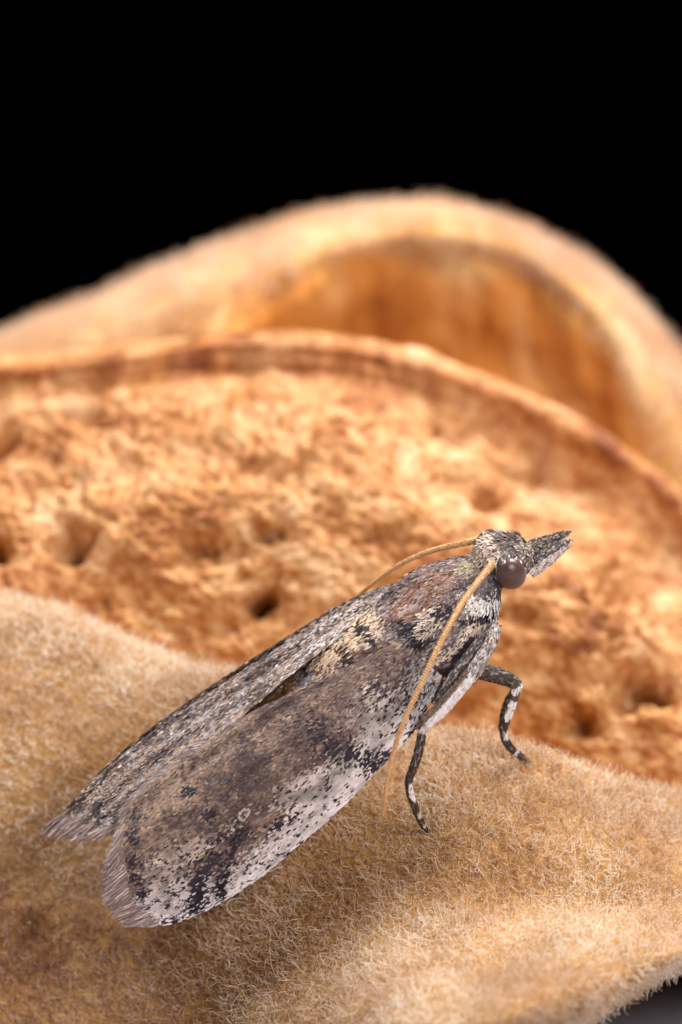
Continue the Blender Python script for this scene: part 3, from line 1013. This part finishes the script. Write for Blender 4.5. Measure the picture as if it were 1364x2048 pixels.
# tufts over the hind body
for (x, y, rx, ry) in [(735, 1250, 32, 36), (705, 1284, 36, 26), (655, 1318, 40, 30)]:
    paint(0.93 * blob(jx, jy, x, y, rx, ry, -40), lin(212, 182, 152))
paint(0.95 * seg_band(jx, jy, [(722, 1252), (760, 1295)], 7), BLACK)
paint(0.9 * blob(jx, jy, 728, 1250, 14, 10), BLACK)
paint(0.9 * seg_band(jx, jy, [(680, 1288), (705, 1325)], 5), BLACK)
paint(0.8 * blob(jx, jy, 610, 1352, 20, 16), lin(120, 116, 124))
paint(0.85 * (px < 590) * (s_ < -2.4), lin(110, 78, 46))
# head
paint(0.9 * blob(jx, jy, 972, 1100, 34, 30), lin(214, 192, 172))
paint(0.7 * blob(jx, jy, 1030, 1085, 36, 22), lin(120, 106, 98))
paint(0.6 * blob(jx, jy, 1050, 1095, 16, 14), lin(196, 182, 164))
paint(0.8 * blob(jx, jy, 1000, 1178, 22, 20), lin(70, 60, 64))
ln = 0.085 * (0.7 + 0.7 * rng.random(N)); wd_ = 0.046 * (0.7 + 0.6 * rng.random(N))
lift = 0.12 + 0.15 * rng.random(N)
tuft = np.maximum.reduce([blob(px, py, 972, 1098, 36, 32), blob(px, py, 800, 1155, 60, 22, -28), blob(px, py, 850, 1262, 50, 34, -20), blob(px, py, 1030, 1080, 34, 16), blob(px, py, 990, 1215, 20, 26)])
ln *= 1 + 1.2 * tuft; wd_ *= 1 - 0.45 * tuft
lift += 0.35 * tuft * rng.random(N)
plate = blob(px, py, 700, 1286, 75, 40, -35)
ln *= 1 + 0.35 * plate; wd_ *= 1 + 0.35 * plate; lift *= 1 - 0.5 * plate
d = unit(d + 0.18 * rng.normal(size=d.shape) * (1 + tuft[:, None]))
bald = 0.8 * blob(jx, jy, 826, 1208, 46, 24, -38) + 0.5 * blob(jx, jy, 878, 1162, 40, 18, -30)
keep = (rng.random(N) > bald)
scales('scale_coat', p[keep], n[keep], d[keep], ln[keep], wd_[keep], col[keep], lift[keep], body, m_body_scale, 0.35)


# ------------------------------------------------------------------ eyes
def make_eye(side):
    c = L(1.62, 0.52 if side > 0 else -0.48, -0.40 if side > 0 else -0.42)
    lat_ = np.linspace(0, math.pi, 40); lon = np.linspace(0, 2 * math.pi, 64, endpoint=False)
    ax = MR * side
    e1 = MF; e2 = MU
    v = (c + 0.27 * np.cos(lat_)[:, None, None] * ax + 0.305 * np.sin(lat_)[:, None, None] * np.cos(lon)[None, :, None] * e1
         + 0.375 * np.sin(lat_)[:, None, None] * np.sin(lon)[None, :, None] * e2)
    part('compound_eye', v, grid_faces(40, 64, True), moth, m_eye)


make_eye(1); make_eye(-1)
for side in (1, -1):                                    # short scales crowding the eye's rim
    k = 260
    ph = rng.uniform(0, 2 * math.pi, k)
    c = L(1.62, side * 0.52 if side > 0 else -0.48, -0.40)
    rad = (0.305 * np.cos(ph))[:, None] * MF + (0.375 * np.sin(ph))[:, None] * MU
    pe = c - MR * side * (0.03 + 0.12 * rng.random((k, 1))) + rad * (0.98 + 0.06 * rng.random((k, 1)))
    ce = pick(k, [(0.4, lin(80, 70, 70)), (0.35, lin(206, 190, 172)), (0.25, lin(52, 44, 46))])
    scales('eye_rim_scales', pe, unit(rad), unit(MR * side * 0.6 + 0.5 * unit(rad) - 0.35 * MF + 0.2 * rng.normal(size=pe.shape)), 0.09 * (0.7 + 0.6 * rng.random(k)), 0.03 * np.ones(k), ce, 0.2 * rng.random(k), body, m_body_scale, 0.4)


# ------------------------------------------------------------------ tubes for legs, feelers, palps
def tube_grid(path, rad, n_along, n_round=14, ridges=None, flat=1.0):
    path = np.asarray(path, float); rad = np.asarray(rad, float)
    t = np.concatenate([[0], np.cumsum(np.linalg.norm(np.diff(path, axis=0), axis=1))])
    x = np.linspace(0, t[-1], n_along)
    c = herm(t, path, x); rr = herm(t, rad, x)
    if ridges:
        rr = rr * (1 + ridges[1] * np.sin(x / ridges[0] * 2 * math.pi))
    tg = unit(np.gradient(c, axis=0))
    a = np.cross(tg, TOCAM); a = unit(a); b = np.cross(a, tg)
    ph = np.linspace(0, 2 * math.pi, n_round, endpoint=False)
    g = c[:, None] + rr[:, None, None] * (np.cos(ph)[None, :, None] * a[:, None] + flat * np.sin(ph)[None, :, None] * b[:, None])
    g = np.concatenate([c[:1, None] + 0 * g[:1], g, c[-1:, None] + 0 * g[:1]])
    return g, c, rr, tg, a, b, x / t[-1]


def tube_coat(name, tube, parent, mat, n_, colf, ln, wd_, lift, rng_t=(0.0, 1.0)):
    g, c, rr, tg, a, b, x = tube
    w = rr / rr.sum()
    i = rng.choice(len(c), n_, p=w)
    k = (x[i] >= rng_t[0]) & (x[i] <= rng_t[1]); i = i[k]
    ph = rng.uniform(0, 2 * math.pi, len(i))
    n = np.cos(ph)[:, None] * a[i] + np.sin(ph)[:, None] * b[i]
    p = c[i] + n * rr[i][:, None] * 0.98 + tg[i] * rng.normal(0, 0.015, (len(i), 1))
    col = colf(x[i], ph, len(i))
    L_ = ln * (0.7 + 0.6 * rng.random(len(i))) * np.clip(rr[i] / 0.08, 0.35, 1); W_ = wd_ * (0.7 + 0.6 * rng.random(len(i)))
    scales(name, p, n, tg[i] + 0.12 * rng.normal(size=n.shape), L_, W_, col * (0.8 + 0.4 * rng.random((len(i), 1))), lift * (0.5 + rng.random(len(i))), parent, mat, 0.35)


# feelers
m_feeler = mat_pigment('antenna', 0.4, 0.5)


def make_feeler(pts, r0):
    pts = np.array(pts, float)
    path = P(pts[:, 0], pts[:, 1], pts[:, 2])
    rad = r0 * np.linspace(1.0, 0.40, len(pts)) ** 0.7
    rad[0] *= 1.15; rad[-1] *= 0.55
    tb = tube_grid(path, rad, 620, 12, (0.055, 0.12))
    g = tb[0]
    nn = g.shape[0] * g.shape[1]
    t = np.repeat(np.linspace(0, 1, g.shape[0]), g.shape[1])[:, None]
    c0 = lin(208, 162, 112) * (1 - t) + lin(214, 158, 98) * t
    c0 = c0 * (1 - 0.35 * np.clip(fbm(np.concatenate([t * 9, 0 * t, 0 * t], 1), 3, 95), 0, 1))[:, None]
    plen = np.linalg.norm(np.diff(tb[1], axis=0), axis=1).sum()
    c0 = c0 * (0.95 + 0.17 * np.sin(t * plen / 0.055 * 2 * math.pi))
    c0 = c0 * (0.85 + 0.3 * rng.random((nn, 1)))
    o = part('antenna', g, grid_faces(g.shape[0], g.shape[1], True), moth, m_feeler, col=c0)
    tube_coat('antenna_scales', tb, o, m_feeler, 900, lambda x, ph, n: pick(n, [(0.5, lin(232, 196, 140)), (0.3, lin(190, 130, 74)), (0.2, lin(168, 118, 72))]), 0.05, 0.022, 0.15)
    return tb


near_feeler = [(984, 1128, -0.55), (960, 1158, -0.85), (925, 1205, -1.25), (893, 1262, -1.6), (862, 1325, -1.8), (834, 1385, -1.85), (808, 1442, -1.75), (788, 1502, -1.5), (775, 1560, -1.25), (767, 1628, -0.95)]
make_feeler(near_feeler, 0.069)
far_feeler = [(955, 1080, 0.35), (915, 1089, 0.6), (875, 1098, 0.9), (835, 1112, 1.2), (795, 1132, 1.5), (755, 1160, 1.9), (715, 1192, 2.3), (660, 1240, 2.8)]
make_feeler(far_feeler, 0.062)

# palps: the beak in front of the head


def make_palp(side):
    path = L(np.array([1.95, 2.25, 2.55, 2.85, 3.08]) + np.array([0, 0, 0, 0.02, 0.04]) * (-side), side * np.array([0.20, 0.20, 0.17, 0.14, 0.12]), [-0.90, -0.88, -0.90, -0.93, -0.95])
    tb = tube_grid(path, [0.19, 0.19, 0.15, 0.085, 0.012], 60, 16)
    def cf(x, ph, n):
        under = np.cos(ph) > (0.05 if side > 0 else 0.6)
        dark = pick(n, [(0.5, lin(72, 62, 62)), (0.25, lin(44, 36, 38)), (0.25, lin(170, 152, 136))])
        pale = pick(n, [(0.6, lin(222, 206, 200)), (0.2, lin(170, 150, 140)), (0.2, lin(110, 95, 92))])
        return np.where(under[:, None], pale, dark)
    o = part('labial_palp', tb[0], grid_faces(tb[0].shape[0], tb[0].shape[1], True), moth, m_body_scale, col=tube_cols(tb, cf))
    tube_coat('palp_scales', tb, o, m_body_scale, 2200, cf, 0.065, 0.026, 0.14, (0.0, 0.97))


make_palp(1); make_palp(-1)

# ------------------------------------------------------------------ legs
pxF, pyF, dF = to_px(gF)
front = (vF[:, None] > 2.9) & (vF[:, None] < 8.0) & np.ones_like(pxF, bool)


def hull_depth(x, y):
    m = np.where(front, (pxF - x) ** 2 + (pyF - y) ** 2, 1e12)
    i = np.unravel_index(np.argmin(m), m.shape)
    return dF[i]


def make_leg(pts, rad, cf, n_sc, n_along=140, rough=0.1):
    pts = np.array(pts, float)
    tb = tube_grid(P(pts[:, 0], pts[:, 1], pts[:, 2]), rad, n_along, 16)
    o = part('leg', tb[0], grid_faces(tb[0].shape[0], tb[0].shape[1], True), moth, m_body_scale, col=tube_cols(tb, cf))
    tube_coat('leg_scales', tb, o, m_body_scale, n_sc, cf, 0.085, 0.032, rough + 0.05)
    return tb


DK = [(0.62, lin(58, 48, 45)), (0.26, lin(92, 78, 72)), (0.12, lin(150, 134, 122))]
WH = [(0.85, lin(238, 228, 222)), (0.13, lin(190, 172, 162)), (0.02, lin(110, 96, 90))]

# near foreleg: thigh folded up to the knee, pale shin down to the ankle, banded foot
f1 = hull_depth(857, 1668)


def thigh_c(x, ph, n):
    return pick(n, [(0.5, lin(64, 54, 54)), (0.3, lin(100, 86, 84)), (0.2, lin(176, 160, 150))])


make_leg([(872, 1412, -0.75), (912, 1356, -0.8), (950, 1304, -0.78), (978, 1268, -0.72), (990, 1254, -0.7)], [0.13, 0.155, 0.15, 0.135, 0.11], thigh_c, 1800)


def shin_c(x, ph, n):
    pale = np.cos(ph) < 0.2
    top = pick(n, [(0.35, lin(86, 74, 72)), (0.30, lin(150, 134, 128)), (0.35, lin(206, 192, 186))])
    w_ = pick(n, [(0.85, lin(232, 222, 218)), (0.15, lin(180, 164, 158))])
    bk = pick(n, [(0.6, lin(120, 98, 80)), (0.4, lin(84, 68, 60))])
    lowp = (x > 0.42)
    return np.where((lowp & pale)[:, None], w_, np.where(lowp[:, None], bk, top))


shin = [(991, 1256, -0.74), (982, 1284, -0.95), (954, 1330, -1.12), (916, 1380, -1.16), (882, 1418, -1.1), (858, 1442, -1.02), (844, 1457, -0.94)]
make_leg(shin, [0.115, 0.125, 0.135, 0.14, 0.15, 0.14, 0.09], shin_c, 2600)


def foot_c(bands):
    def f(x, ph, n):
        dark = pick(n, DK); wh = pick(n, WH)
        k = np.zeros(n, bool)
        for a, b, half in bands:
            k |= (x > a) & (x < b) & ((np.cos(ph) < 0.15) | (not half))
        return np.where(k[:, None], wh, dark)
    return f


foot1 = [(846, 1452, -0.92), (840, 1490, -0.85), (829, 1530, -0.7), (818, 1562, -0.5), (820, 1586, -0.36), (829, 1612, -0.2), (838, 1636, f1 * 0.5 - 0.1), (849, 1656, f1 - 0.08), (857, 1674, f1 + 0.05)]
make_leg(foot1, [0.085, 0.088, 0.08, 0.072, 0.07, 0.068, 0.062, 0.055, 0.035],
         foot_c([(0.42, 0.56, True), (0.68, 0.76, True), (0.86, 0.89, True), (0.0, 0.03, False)]), 2600, 160, 0.06)

# far foreleg reaching out over the crest
f2 = hull_depth(1058, 1525)
leg2 = [(925, 1338, 0.5), (965, 1343, 0.75), (1000, 1353, 0.95), (1020, 1361, 1.08), (1031, 1369, 1.14), (1031, 1380, 1.18), (1022, 1402, 1.3), (1012, 1432, 1.4), (1007, 1458, 1.5), (1012, 1482, 1.65), (1028, 1502, 1.9), (1046, 1516, f2 - 0.15), (1061, 1525, f2 + 0.03)]
make_leg(leg2, [0.16, 0.165, 0.15, 0.13, 0.115, 0.10, 0.125, 0.11, 0.08, 0.075, 0.07, 0.06, 0.035],
         foot_c([(0.365, 0.40, False), (0.46, 0.575, True), (0.65, 0.71, True), (0.83, 0.85, False)]), 3800, 180, 0.12)
